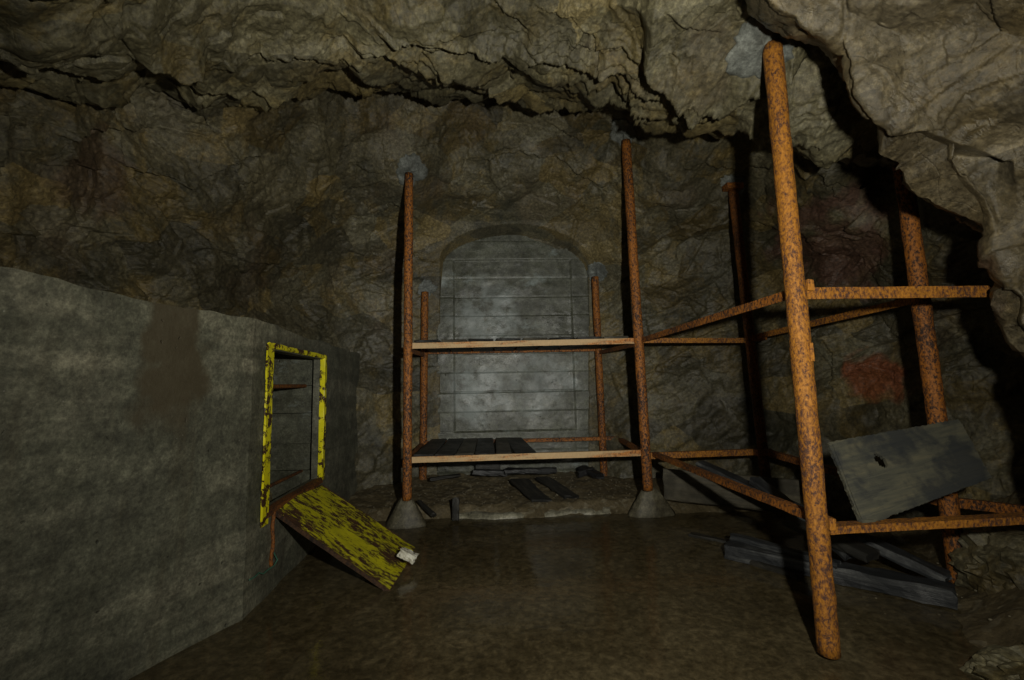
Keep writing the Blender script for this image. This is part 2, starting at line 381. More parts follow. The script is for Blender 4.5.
# the main ledge follows its own crooked line exactly
Lp = np.interp(px, Lx, Ly) + 5*vnoise(np.stack([px*.05, px*0, px*0], 1), 3) + 1.3*vnoise(np.stack([px*.16, px*0, px*0], 1), 4)
cp[7, :, 0] = Lp; cp[8, :, 0] = Lp+3
ri = np.floor(tt).astype(int); rf = (tt-ri)[:, None]
PY = cp[ri, :, 0]*(1-rf)+cp[ri+1, :, 0]*rf; IY = cp[ri, :, 1]*(1-rf)+cp[ri+1, :, 1]*rf
PX = np.broadcast_to(px[None], PY.shape).copy()
lipband = (ri >= 6) & (ri <= 8)
IYs = smooth(IY, 14); wgt = np.where((tt > 6.0) & (tt < 9.6), 0, 1.)[:, None]; IY = IY*(1-wgt)+IYs*wgt
B = at_np(PX, PY, 1/IY)
N = normals(smooth(B, 10)); toC = np.array([.2, 0, 1.2])-B
N *= np.sign((N*toC).sum(2))[..., None]
disp = rock_disp(B)+.03
# thin beds above the ledge: each bed stands proud at its lower edge
xx = PX.ravel(); o_ = PX.ravel()*0
dl = (Lp[None]-PY); wob = (5*vnoise(np.stack([xx*.018, dl.ravel()*.03, o_], 1), 61)+2.2*vnoise(np.stack([xx*.09, dl.ravel()*.05, o_], 1), 62)).reshape(PX.shape)
for sp_, am, sd in ((17., .055, 63), (8., .022, 64)):
    fr0 = ((dl+wob*1.5)/sp_) % 1.0; bedm = np.clip(.15+1.6*vnoise(np.stack([xx*.013, dl.ravel()*.02, o_], 1), sd).reshape(PX.shape), 0, 1)
    zone = np.clip(dl/6, 0, 1)*np.clip((88-dl)/30, 0, 1)*(np.clip((PX-320)/40, 0, 1)*.85+.15)*np.clip((880-PX)/60, 0, 1)
    disp += am*(1-fr0)**1.5*zone*bedm
# breaks in the strata: above each line the rock stands proud of what lies below it
jit = 5*vnoise(np.stack([PX.ravel()*.05, PY.ravel()*.01, PX.ravel()*0], 1), 9).reshape(PX.shape) + 1.3*vnoise(np.stack([PX.ravel()*.2, PX.ravel()*0, PX.ravel()*0], 1), 19).reshape(PX.shape)
edges = [([(118, 30), (140, 38), (165, 42), (190, 40)], .10, 22), ([(211, 55), (269, 42), (335, 44)], .06, 25), ([(110, 158), (176, 178), (229, 152), (262, 143)], .06, 30),
 ([(0, 30), (60, 60), (110, 62)], .05, 25), ([(40, 128), (100, 132), (150, 128)], .05, 20), ([(190, 75), (230, 85), (270, 80), (300, 95)], .05, 20),
 ([(380, 8), (438, 16), (475, 31), (520, 41), (549, 33), (586, 45), (620, 48)], .08, 26), ([(352, 28), (381, 31), (422, 49), (475, 61), (504, 78), (537, 86), (570, 92), (610, 95)], .09, 22),
 ([(345, 50), (393, 61), (442, 76), (475, 90), (520, 98)], .06, 14), ([(350, 68), (400, 70), (440, 80)], .05, 10),
 ([(655, 30), (668, 42), (690, 52), (701, 62), (713, 78), (745, 79), (775, 74), (800, 60)], .15, 40), ([(598, 76), (635, 88), (680, 103), (725, 115), (770, 118), (800, 125)], .06, 20),
 ([(628, 66), (640, 72), (655, 86)], .06, 22), ([(540, 60), (590, 72), (640, 80)], .05, 18), ([(0, 235), (60, 225), (140, 240)], .035, 30), ([(190, 245), (240, 258), (300, 268)], .04, 18),
 ([(480, 160), (520, 150), (575, 165), (600, 185)], .05, 30), ([(680, 235), (740, 215), (800, 230), (840, 225)], .04, 40), ([(700, 165), (760, 175), (830, 165), (880, 180)], .06, 24)]
for pl, amp, dec in edges:
    ex = [p[0] for p in pl]; ey = [p[1] for p in pl]
    ly = np.interp(PX, ex, ey)+jit; d = ly-PY
    mw = 40 if amp > .15 else 18; m = np.clip((PX-ex[0]+mw/2)/mw, 0, 1)*np.clip((ex[-1]+mw/2-PX)/mw, 0, 1)
    k = np.where(d > 0, np.exp(-d/dec), 0)*m
    disp += amp*k
cracks = [([(573, 215), (576, 222), (571, 243), (575, 258), (584, 270)], 2.0, .10), ([(588, 272), (583, 290), (585, 308), (588, 325)], 1.5, .06), ([(596, 360), (594, 372), (600, 385)], 1.5, .05)]
for pl, wd, dep in cracks:
    for (xa, ya), (xb, yb) in zip(pl[:-1], pl[1:]):
        tx = np.clip(((PX-xa)*(xb-xa)+(PY-ya)*(yb-ya))/((xb-xa)**2+(yb-ya)**2), 0, 1)
        dd = np.hypot(PX-xa-tx*(xb-xa), PY-ya-tx*(yb-ya)); disp = np.minimum(disp, np.where(dd < wd, disp-dep, disp))
# calmer rock close round the recess, and a pocket behind the recess concrete
rec = np.clip(1-np.hypot(np.maximum(np.abs(PX-513)-78, 0), np.maximum(np.abs(PY-355)-135, 0))/30, 0, 1)
disp = disp*(1-.75*rec)
P = B + N*disp[..., None]
pocket = ((np.abs(PX-514) < 74) & (PY > 262)) | (((PX-514)/74)**2+((PY-262)/38)**2 < 1)
def set_anchor(P, x, y, Y, sig):
    d2 = (PX-x)**2+(PY-y)**2; i = np.unravel_index(np.argmin(d2), d2.shape)
    tgt = np.array(at(x, y, Y)); P += (tgt-P[i])[None, None]*np.exp(-d2/(2*sig*sig))[..., None]
YE, YF, YB, YC = 1.86, 2.40, 3.83, 4.95
for x_ in list(range(-60, 600, 80))+[600, 650, 700, 750, 800, 860, 930]:
    j_ = int(np.argmin(np.abs(px-x_))); i_ = int(np.argmin(np.abs(tt-8.0)))
    set_anchor(P, x_, PY[i_, j_], (1/IY[i_, j_]), 34 if x_ < 600 else 26)
for a in ((409, 172, YB+.02, 26), (626, 140, YB+.02, 26), (733, 186, YB+.02, 26), (425, 291, YC+.05, 15), (595, 275, YC+.05, 16), (771, 44, YE+.01, 30), (902, 162, YF+.05, 30)):
    set_anchor(P, *a)
P[..., 1] += np.where(pocket & (P[..., 1] > 3.6), .35, 0)
rowc = (tt[:-1] >= 7.0)
kc = np.broadcast_to(rowc[:, None], (len(tt)-1, len(px)-1))
shell = {}
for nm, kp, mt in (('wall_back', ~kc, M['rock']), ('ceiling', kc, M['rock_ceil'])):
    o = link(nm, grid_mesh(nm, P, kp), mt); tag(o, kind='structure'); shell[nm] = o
tag(shell['wall_back'], 'rough dark rock at the back of the chamber'); tag(shell['ceiling'], 'jagged layered rock roof')
me = shell['ceiling'].data
def bvh_of(o):
    m = o.data; return BVHTree.FromPolygons([v.co.copy() for v in m.vertices], [tuple(p.vertices) for p in m.polygons])
BV = [bvh_of(shell['wall_back']), bvh_of(shell['ceiling'])]
def hit(px_, py_):
    d = ray(px_, py_); best = None
    for b_ in BV:
        h = b_.ray_cast(CAM, d)
        if h[0] and (best is None or h[3] < best[1]): best = (h[0], h[3], d)
    return best
# right hand rock mass, overhanging
lip = [(640, -330, 1.35), (715, -80, 1.48), (748, -2, 1.52), (785, 20, 1.54), (812, 38, 1.55), (836, 60, 1.56), (850, 98, 1.58), (872, 122, 1.6), (905, 150, 1.64), (936, 186, 1.68), (968, 222, 1.72), (990, 285, 1.76), (1018, 340, 1.76), (1045, 430, 1.74), (1085, 560, 1.7), (1110, 700, 1.6), (1150, 900, 1.3)]
ls = [0]
for a, b2 in zip(lip[:-1], lip[1:]): ls.append(ls[-1]+math.hypot(a[0]-b2[0], a[1]-b2[1]))
sv = np.interp(np.linspace(0, 1, 520), np.linspace(0, 1, 6), [ls[0], ls[1], ls[5], ls[10], ls[13], ls[-1]])
lx = np.interp(sv, ls, [p[0] for p in lip]); ly_ = np.interp(sv, ls, [p[1] for p in lip]); lY = np.interp(sv, ls, [p[2] for p in lip])
jj = 9*vnoise(np.stack([sv*.035, sv*0, sv*0], 1), 55)+5*vnoise(np.stack([sv*.1, sv*0, sv*0], 1), 56)+3*vnoise(np.stack([sv*.3, sv*0, sv*0], 1), 57)
jj *= np.interp(sv, [0, ls[1], ls[2]], [0, 0, 1]); lx = lx + jj*.8
offs = [(-1.0, 0), (-.35, 0), (0, 0), (12, 0), (70, 0), (170, 0), (330, 0), (600, 0)]
tu = []
for i, n in enumerate([14, 16, 14, 60, 90, 90, 50]): tu += list(np.linspace(i, i+1, n, endpoint=False))
tu.append(6.9999); tu = np.array(tu); ui = np.floor(tu).astype(int); uf = tu-ui
rowsC = []
for k in range(8):
    if k == 0: q = at_np(lx+60, ly_-10, lY+1.1)
    elif k == 1: q = at_np(lx+16, ly_, lY+.30)
    elif k == 2: q = at_np(lx, ly_, lY)
    else:
        dx = [14, 75, 190, 360, 700][k-3]; inv = 1/lY + [.05, .07, .17, .42, 1.1][k-3]
        q = at_np(lx+dx, ly_-dx*.10, 1/inv)
    rowsC.append(q)
rowsC = np.array(rowsC)
Bq = rowsC[ui]*(1-uf)[:, None, None]+rowsC[ui+1]*uf[:, None, None]
Bq = smooth(Bq, 3)
Nq = normals(smooth(Bq, 8)); tc = np.array([.2, -.2, 1.2])-Bq; Nq *= np.sign((Nq*tc).sum(2))[..., None]
dq = rock_disp(Bq+np.array([4.2, 1, 2.]), 5, 1, .60)+.02
rel = Bq-np.array(CAM); zf_ = rel @ NR[2]; qx = 512+F*(rel @ NR[0])/zf_; qy = 340-F*(rel @ NR[1])/zf_
crease = np.interp(qx, [860, 885, 940, 1005, 1040], [105, 124, 136, 160, 150])+3*vnoise(np.stack([qx.ravel()*.05, qx.ravel()*0, qx.ravel()*0], 1), 8).reshape(qx.shape)
dq -= .10*np.clip((qy-crease)/7, 0, 1)*np.clip((1015-qx)/12, 0, 1)*np.clip((qx-872)/25, 0, 1)*np.clip((245-qy)/60, 0, 1)
groove = np.abs(qx-np.interp(qy, [-50, 40, 90, 130], [850, 842, 856, 884]))
dq -= .02*np.exp(-(groove/3)**2)*(qy < 120)
Pq = Bq+Nq*dq[..., None]
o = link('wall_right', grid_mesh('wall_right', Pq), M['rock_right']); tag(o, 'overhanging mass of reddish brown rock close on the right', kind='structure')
# ================================================================== recess concrete (board-marked wall)
bm = bmesh.new()
xs = np.linspace(437, 592, 120); zs = np.linspace(-.1, 3.05, 330); YR = 5.10
def recY(xw, z, pxv):
    board = math.floor((z+.03)/.215); fr2 = ((z+.03)/.215)-board
    rb = random.Random(board*13+5); y = YR+rb.uniform(-.008, .008)
    inner = 455 < pxv < 574 and .62 < z < 2.55
    if not inner: y -= .018
    if fr2 < .035: y += .009 if inner else .003
    return y
Pr = np.zeros((len(zs), len(xs), 3)); keep = np.ones((len(zs)-1, len(xs)-1), bool)
for j, z in enumerate(zs):
    for i, x in enumerate(xs):
        X = at(x, 390, YR).x; Pr[j, i] = (X, recY(X, z, x), z)
n_ = fbm(Pr.reshape(-1, 3)*9, 3, 4).reshape(len(zs), len(xs)); Pr[..., 1] += n_*.004
xc = at(514, 390, YR).x; hw = at(590, 390, YR).x-xc
for j in range(len(zs)-1):
    for i in range(len(xs)-1):
        X, _, z = Pr[j, i]
        if z > 2.62 and ((X-xc)/hw)**2+((z-2.62)/.36)**2 > 1+.15*n_[j, i]: keep[j, i] = False
o = link('wall_recess', grid_mesh('wall_recess', Pr, keep), M['concrete_recess']); tag(o, 'pale board-marked concrete closing the arched recess', kind='structure')
sm = o.modifiers.new('t', 'SOLIDIFY'); sm.thickness = .2; sm.offset = -1
# ================================================================== floor, water, curb
gx = np.linspace(-2.6, 3.6, 520); gy = np.linspace(-1.2, 5.6, 560)
GX, GY = np.meshgrid(gx, gy)
def sst(a, b_, x): t_ = np.clip((x-a)/(b_-a), 0, 1); return t_*t_*(3-2*t_)
def ground(X, Y):
    p = np.stack([X.ravel(), Y.ravel(), 0*X.ravel()], 1)
    z = -.032 + .010*fbm(p*2.2, 8, 4).reshape(X.shape) + .006*fbm(p*14, 18, 4).reshape(X.shape)
    wob = .05*fbm(p*3, 28, 3).reshape(X.shape)
    bank = sst(3.93, 4.12, Y+wob)
    z += bank*(.105+.09*np.clip(Y-4, 0, 1.3)+.012*fbm(p*9, 38, 4).reshape(X.shape))
    z += (1-bank)*.018*sst(.3, 1.6, X)
    rr = sst(0, .9, X-(1.93+.62*np.clip(Y-1.9, -.8, 1.9))+wob*1.5); z += rr*(.42+.07*fbm(p*3.3, 48, 6, .6).reshape(X.shape)+.10*planes(p*3.2+np.array([0, 0, .5]), 58, 1.2).reshape(X.shape))
    return z
Z = ground(GX, GY)
G = np.stack([GX, GY, Z], -1)
fl = link('floor', grid_mesh('floor', G), M['mud'], smoothed=True); tag(fl, 'muddy chamber floor', kind='structure')
FB = bvh_of(fl)
def gz(x, y):
    h = FB.ray_cast(Vector((x, y, 2)), Vector((0, 0, -1))); return h[0].z if h[0] else 0
wm = bpy.data.meshes.new('water'); wm.from_pydata([(-2.5, -1.15, 0), (3.4, -1.15, 0), (3.4, 4.2, 0), (-2.5, 4.2, 0)], [], [(0, 1, 2, 3)])
wo = link('puddle_water', wm, M['water']); tag(wo, 'shallow brown standing water covering the chamber floor', 'water', kind='stuff')
# pale curb between bank and water
pts = [(452, 516), (464, 514.5), (490, 515), (516, 515.5), (540, 513), (561, 511.5), (600, 510), (639, 508.5), (668, 507)]
cx = [atz(*p, .02) for p in pts]
n = 160; sx_ = np.linspace(cx[0].x, cx[-1].x, n); sy_ = np.interp(sx_, [p.x for p in cx], [p.y for p in cx])
sec = [(-.045, -.05), (-.04, -.005), (-.02, .022), (.015, .034), (.06, .03), (.12, .0), (.13, -.05)]
Pc = np.zeros((n, len(sec), 3))
for i in range(n):
    for j, (a, h) in enumerate(sec):
        q = np.array([[sx_[i]*6, j*.9, 0]]); k = float(fbm(q, 71, 4)[0])
        Pc[i, j] = (sx_[i]+.006*k, sy_[i]+a*(1+.5*k)+.03*float(vnoise(np.array([[sx_[i]*4, 0, 0.]]), 4)[0]), h*(1+.35*k)+.006*k)
t, c, b, v = mat_concrete('curb_pale', (.30, .285, .22), (.16, .15, .10), (.42, .40, .32), (.12, .10, .06)); M['curb_pale'] = t.fin(c, .45, b)
o = link('trim_1', grid_mesh('trim_1', Pc[:, ::-1]), M['curb_pale'], smoothed=True); tag(o, 'pale concrete curb between the silt bank and the water', kind='structure')
# ================================================================== left concrete wall with opening
kb = atz(243, 620); we = atz(354, 500)
WH = 1.47
kt = atz(272, 323, WH); wa = atz(0, 268, WH); print('ktop', kt, kb, wa, atz(353, 354, WH), we); wa.z = 0; toeA = atz(126, 680); toeB = atz(226, 624)
d1 = (kb-wa); d1.z = 0; d1.normalize(); d0 = (kb-toeA); d0.z = 0; d0.normalize(); we = Vector((-1.32, 4.6, 0)); d2 = (we-kb); L2 = d2.length+.1; d2.normalize()
near = kb-d1*3.2
def wallpt(s, z, off=0):
    if s < 0: b_ = kb+(d0*(1-z/WH)+d1*(z/WH))*s; nn = Vector((d1.y, -d1.x, 0))
    else: b_ = kb+d2*s; nn = Vector((d2.y, -d2.x, 0))
    return Vector((b_.x, b_.y, z))+nn*off
def plane_s(px_, py_):   # where a sight line meets the second wall section
    nn = Vector((d2.y, -d2.x, 0)); d = ray(px_, py_); t_ = (kb-CAM).dot(nn)/d.dot(nn); p = CAM+d*t_; return (p-kb).dot(d2), p.z
sL = plane_s(266, 430)[0]; sR = plane_s(322, 420)[0]
zT = -.02+(plane_s(276, 346)[1]+plane_s(325, 358)[1])/2; zB = (plane_s(257, 517)[1]+plane_s(317, 481)[1])/2
print('opening', sL, sR, zT, zB, 'kink', kb, wa, we, 'wall top z', [at(*q).z for q in ((272, 323, kb.y+.1), (353, 354, we.y))])
ss = sorted(set([round(x, 4) for x in list(np.linspace(-3.2, 0, 130))+list(np.linspace(0, sL, 6))+list(np.linspace(sL, sR, 30))+list(np.linspace(sR, L2, 60))]))
zz = sorted(set([round(x, 4) for x in list(np.linspace(-.15, zB, 26))+list(np.linspace(zB, zT, 34))+list(np.linspace(zT, WH, 6))]))
bm = bmesh.new(); TH = .07
fv = {}; bv_ = {}
for i, s_ in enumerate(ss):
    for j, z in enumerate(zz):
        pn = np.array([[s_*4, z*4, 0.]]); k = float(fbm(pn, 12, 4)[0])
        zt = z + (.010*k if j == len(zz)-1 else 0)
        fv[i, j] = bm.verts.new(wallpt(s_, zt, .006*k)); bv_[i, j] = bm.verts.new(wallpt(s_, zt, -TH) if s_ != 0 else wallpt(s_, zt, -TH))
def inside(i, j): return sL-1e-3 <= ss[i] < sR-1e-3 and zB-1e-3 <= zz[j] < zT-1e-3
for i in range(len(ss)-1):
    for j in range(len(zz)-1):
        if inside(i, j): continue
        bm.faces.new((fv[i, j], fv[i+1, j], fv[i+1, j+1], fv[i, j+1])); bm.faces.new((bv_[i, j], bv_[i, j+1], bv_[i+1, j+1], bv_[i+1, j]))
be = [e for e in bm.edges if len(e.link_faces) == 1]
inv = {v: k for k, v in fv.items()}
for e in be:
    a, b2 = e.verts
    if a in inv and b2 in inv: bm.faces.new((a, b2, bv_[inv[b2]], bv_[inv[a]]))
for v in [v for v in bm.verts if not v.link_faces]: bm.verts.remove(v)
o = from_bm('wall_left', bm, M['concrete']); tag(o, 'grey board-cast concrete wall with seep stains', kind='structure')
# concrete seen through the opening: a second wall behind, and slab steps
bm = bmesh.new()
def quadbox(bm, s0, s1, z0, z1, o0, o1):
    vs = [bm.verts.new(wallpt(s, z, o_)) for o_ in (o0, o1) for z in (z0, z1) for s in (s0, s1)]
    for f in ((0, 1, 3, 2), (4, 6, 7, 5), (0, 4, 5, 1), (2, 3, 7, 6), (0, 2, 6, 4), (1, 5, 7, 3)): bm.faces.new([vs[q] for q in f])
ip = wallpt(sR+.09, 0, -TH)
for z0_, z1_, o_ in ((-.1, .50, 0), (.504, .70, .012), (.704, .93, -.004), (.934, 1.14, .010), (1.144, 1.47, 0)):
    vs = [bm.verts.new((x_, ip.y+y_, z_)) for y_ in (o_, .07) for z_ in (z0_, z1_) for x_ in (ip.x-1.0, ip.x+.005)]
    for f in ((0, 1, 3, 2), (4, 6, 7, 5), (0, 4, 5, 1), (2, 3, 7, 6), (0, 2, 6, 4), (1, 5, 7, 3)): bm.faces.new([vs[q] for q in f])
o = from_bm('wall_inner', bm, M['concrete_recess']); tag(o, 'board-marked concrete seen through the hatch opening', kind='structure')
# ================================================================== hatch: yellow frame and dropped door
def beam(bm, p0, p1, sx1, sy1, xdir, seg=1):
    z = (p1-p0).normalized(); x = (xdir-z*xdir.dot(z)).normalized(); y = z.cross(x)
    vs = []
    for k in range(seg+1):
        c_ = p0+(p1-p0)*(k/seg)
        vs.append([bm.verts.new(c_+x*a*sx1/2+y*b_*sy1/2) for a, b_ in ((-1, -1), (1, -1), (1, 1), (-1, 1))])
    for k in range(seg):
        for q in range(4): bm.faces.new((vs[k][q], vs[k][(q+1) % 4], vs[k+1][(q+1) % 4], vs[k+1][q]))
    bm.faces.new(vs[0][::-1]); bm.faces.new(vs[-1])
nn2 = Vector((d2.y, -d2.x, 0))
hat = empty('wall_hatch', wallpt((sL+sR)/2, zB, 0)); tag(hat, 'yellow painted steel hatch frame in the concrete wall with its rusty door dropped open', 'hatch')
hat_inv = Matrix.Translation(-hat.location)
def hpart(name, bm, mat, parent=hat, bev=.0, smoothed=False):
    bm.transform(hat_inv); o = from_bm(name, bm, mat, parent, smoothed)
    if bev: m_ = o.modifiers.new('b', 'BEVEL'); m_.width = bev; m_.segments = 2
    return o
def angle_beam(name, s0, z0, s1, z1, inward, mat, wface=.055, deep=.05):
    bm = bmesh.new(); a = wallpt(s0, z0, .012); b_ = wallpt(s1, z1, .012); iw = d2*inward[0]+Vector((0, 0, 1))*inward[1]
    a1 = a-iw*wface/2; b1 = b_-iw*wface/2
    beam(bm, a1, b1, wface, .010, iw, 12)
    a2 = a-nn2*(deep/2); b2_ = b_-nn2*(deep/2); beam(bm, a2, b2_, .008, deep, iw, 12)
    for v in bm.verts: v.co += Vector((rnd.uniform(-1, 1), rnd.uniform(-1, 1), rnd.uniform(-1, 1)))*.0018
    return hpart(name, bm, mat)
angle_beam('jamb', sL+.03, zB-.06, sL+.03, zT+.03, (1, 0), M['paint_solid'], .075)
angle_beam('jamb', sR-.01, zB-.01, sR-.01, zT+.03, (-1, 0), M['paint_solid'], .045, .03)
angle_beam('lintel', sL-.03, zT+.01, sR+.03, zT+.01, (0, -1), M['paint_solid'], .024)
angle_beam('sill', sL, zB, sR, zB, (0, 1), M['rust_dark'], .03)
# door panel: a shallow steel tray lying from the sill to the water
A1 = wallpt(sL+.05, zB-.01, .02); A2 = wallpt(sR-.07, zB-.01, .02)
B1 = atz(391, 587, -.01); B2 = atz(417, 551, .0)
print('door', A1, A2, B1, B2, (A1-A2).length, (B1-B2).length, (A1-B1).length, (A2-B2).length)
dx = (B1-A1+B2-A2)/2; ln = dx.length; dx.normalize(); dy = (A2-A1+B2-B1)/2; wd = dy.length; dy = (dy-dx*dy.dot(dx)).normalized(); dz = dx.cross(dy)
if dz.z < 0: dz = -dz
cen = (A1+A2+B1+B2)/4
dm = Matrix((( dx.x, dy.x, dz.x, cen.x), (dx.y, dy.y, dz.y, cen.y), (dx.z, dy.z, dz.z, cen.z), (0, 0, 0, 1)))
def door_part(name, bm, mat, parent):
    o = from_bm(name, bm, mat, parent)
    return o
bm = bmesh.new(); nx, ny = 30, 20; gv = {}
for side, zt in ((0, .0), (1, -.004)):
    for i in range(nx+1):
        for j in range(ny+1):
            x = -ln/2+ln*i/nx; y = -wd/2+wd*j/ny
            dent = .006*float(vnoise(np.array([[x*4, y*4, 0.]]), 5)[0])
            gv[side, i, j] = bm.verts.new((x, y, dent+zt))
for i in range(nx):
    for j in range(ny):
        bm.faces.new((gv[0, i, j], gv[0, i+1, j], gv[0, i+1, j+1], gv[0, i, j+1])); bm.faces.new((gv[1, i, j], gv[1, i, j+1], gv[1, i+1, j+1], gv[1, i+1, j]))
door = from_bm('door', bm, M['paint'], hat, True); door['label'] = 'dropped hatch door with flaking yellow paint over rust'
door.matrix_parent_inverse = Matrix.Identity(4); door.matrix_basis = hat_inv @ dm
for (x0, y0, x1, y1) in ((-ln/2, -wd/2, ln/2, -wd/2), (-ln/2, wd/2, ln/2, wd/2), (-ln/2, -wd/2, -ln/2, wd/2), (ln/2, -wd/2, ln/2, wd/2)):
    bm = bmesh.new(); beam(bm, Vector((x0, y0, -.008)), Vector((x1, y1, -.008)), .006, .022, Vector((y1-y0, x1-x0, 0)), 10)
    for v in bm.verts: v.co += Vector((rnd.uniform(-1, 1), rnd.uniform(-1, 1), rnd.uniform(-1, 1)))*.0015
    f_ = from_bm('door_flange', bm, M['rust_black'], door)
for k in (-.25, .25):
    bm = bmesh.new(); bmesh.ops.create_cone(bm, cap_ends=True, segments=14, radius1=.011, radius2=.011, depth=.09, matrix=Matrix.Translation((-ln/2-.006, k*wd, -.006)) @ Matrix.Rotation(math.pi/2, 4, 'X'))
    from_bm('hinge', bm, M['rust_dark'], door)
# rusty rod hanging under the frame and its cord
def tube_obj(name, pts, r, mat, parent=None, res=10):
    cu = bpy.data.curves.new(name, 'CURVE'); cu.dimensions = '3D'; sp_ = cu.splines.new('POLY'); sp_.points.add(len(pts)-1)
    for p_, q in zip(sp_.points, pts): p_.co = (*q, 1)
    cu.bevel_depth = r; cu.bevel_resolution = 3; cu.use_fill_caps = True
    tmp = bpy.data.objects.new('t', cu); COL.objects.link(tmp); dg = bpy.context.evaluated_depsgraph_get(); me_ = bpy.data.meshes.new_from_object(tmp.evaluated_get(dg))
    bpy.data.objects.remove(tmp, do_unlink=True); me_.name = name; me_.materials.clear(); return link(name, me_, mat, parent, True)
def on_wall(px_, py_, off=.012):
    s_, z = plane_s(px_, py_); return wallpt(s_, z, off)
pts_ = [on_wall(272, 512), on_wall(270, 528), on_wall(271, 543), on_wall(268.5, 560), on_wall(269, 566)]
o = tube_obj('hanging_rod', pts_, .010, M['rust_dark']); tag(o, 'thin rusty rod hanging down the wall below the hatch frame', 'rod')
pts_ = [on_wall(270, 553, .02), on_wall(273, 560, .024), on_wall(270, 566, .02), on_wall(264, 570, .02), on_wall(260, 574, .016), on_wall(256, 573, .014), on_wall(252, 577, .014), on_wall(247, 580, .012)]
o = tube_obj('cord', pts_, .0035, M['cord']); tag(o, 'thin green cord tangled round the rod below the hatch frame', 'cord')
# dark pipe seen through the opening
a = wallpt(sL+.02, 1.13, -.15); b2 = wallpt(sR+.06, 1.14, -.15)
o = tube_obj('pipe', [a, b2], .014, M['rust_dark']); tag(o, 'thin dark bar running across behind the hatch opening', 'bar')
a = wallpt(sL+.0, zB+.04, -.16); b2 = wallpt(sR+.06, zB+.05, -.16)
o = tube_obj('pipe', [a, (a+b2)/2+Vector((0, 0, .008)), b2], .011, M['rust_dark']); tag(o, 'rusty bar lying along the bottom of the hatch opening', 'bar')
# white lump on the door's wet corner
bm = bmesh.new(); bmesh.ops.create_cube(bm, size=1); bmesh.ops.subdivide_edges(bm, edges=bm.edges, cuts=3, use_grid_fill=True)
for v in bm.verts:
    v.co = Vector((v.co.x*.10, v.co.y*.06, v.co.z*.045)); v.co *= 1+.12*rnd.uniform(-1, 1)
wb = from_bm('foam_block', bm, M['white']); wb.matrix_world = Matrix.Translation(at(408, 555, 2.93)) @ Matrix.Rotation(.45, 4, 'Y') @ Matrix.Rotation(-.15, 4, 'Z')
tag(wb, 'small dirty white block at the wet corner of the dropped yellow door', 'block')
# ================================================================== pipe and angle iron frame
fr = empty('steel_rack', (0, 0, 0)); tag(fr, 'rusty steel rack of tall pipe posts joined by welded angle iron rails', 'rack')
def post(p0, p1, r, mat, seg=60, rs=24, lumps=.0025):
    bm = bmesh.new(); z = (p1-p0).normalized(); x = Vector((1, 0, 0)); x = (x-z*x.dot(z)).normalized(); y = z.cross(x); ln_ = (p1-p0).length
    pz = np.array([[math.cos(2*math.pi*k/rs)*.05*18, math.sin(2*math.pi*k/rs)*.05*18, ln_*i/seg*18] for i in range(seg+1) for k in range(rs)])+p0.x*7
    nz = fbm(pz, 14, 3); rings = []
    for i in range(seg+1):
        rings.append([bm.verts.new(x*math.cos(2*math.pi*k/rs)*(r+lumps*nz[i*rs+k])+y*math.sin(2*math.pi*k/rs)*(r+lumps*nz[i*rs+k])+z*(ln_*i/seg)) for k in range(rs)])
    for i in range(seg):
        for k in range(rs): bm.faces.new((rings[i][k], rings[i][(k+1) % rs], rings[i+1][(k+1) % rs], rings[i+1][k]))
    # open tube top: a short inner wall and floor
    inr = [bm.verts.new(v.co*1.0 - (v.co-z*ln_)*.14) for v in rings[-1]]; inl = [bm.verts.new(v.co-z*.06) for v in inr]
    for k in range(rs):
        bm.faces.new((rings[-1][k], rings[-1][(k+1) % rs], inr[(k+1) % rs], inr[k])); bm.faces.new((inr[k], inr[(k+1) % rs], inl[(k+1) % rs], inl[k]))
    bm.faces.new(inl); bm.faces.new(rings[0][::-1])
    me_ = bpy.data.meshes.new('post'); bm.to_mesh(me_); bm.free(); o = link('post', me_, mat, fr, True); o.location = p0; return o
RP = .041
posts = {}
for key, b_, t_, Yb, Yt, r, mt in (('A', (407, 500), (409, 174), YB, YB, RP*.9, M['rust']), ('B', (648, 490), (626, 141), YB, YB, RP, M['rust']), ('C', (423, 478), (425, 292), YC, YC, .039, M['rust']),
        ('G', (604, 473), (595, 277), YC, YC, .039, M['rust']), ('D', (766, 480), (733, 190), YB, YB, RP, M['rust_dark']), ('E', (828, 640), (772, 45), YE, YE, .040, M['rust_orange']), ('F', (958, 573), (902, 164), YF, YF, .043, M['rust'])):
    p0 = at(*b_, Yb); p1 = at(*t_, Yt)
    if key in 'EF': p0 = p0+(p0-p1).normalized()*(.05 if key == 'E' else .16)
    if key in 'CGD': p0 = p0+(p0-p1).normalized()*.10
    posts[key] = (p0, p1, r); po = post(p0, p1, r, mt)
def pt(key, z, dx_=0, dy_=0):
    p0, p1, r = posts[key]; t_ = (z-p0.z)/(p1.z-p0.z); p = p0+(p1-p0)*t_; return p+Vector((dx_*r, dy_*r, 0))
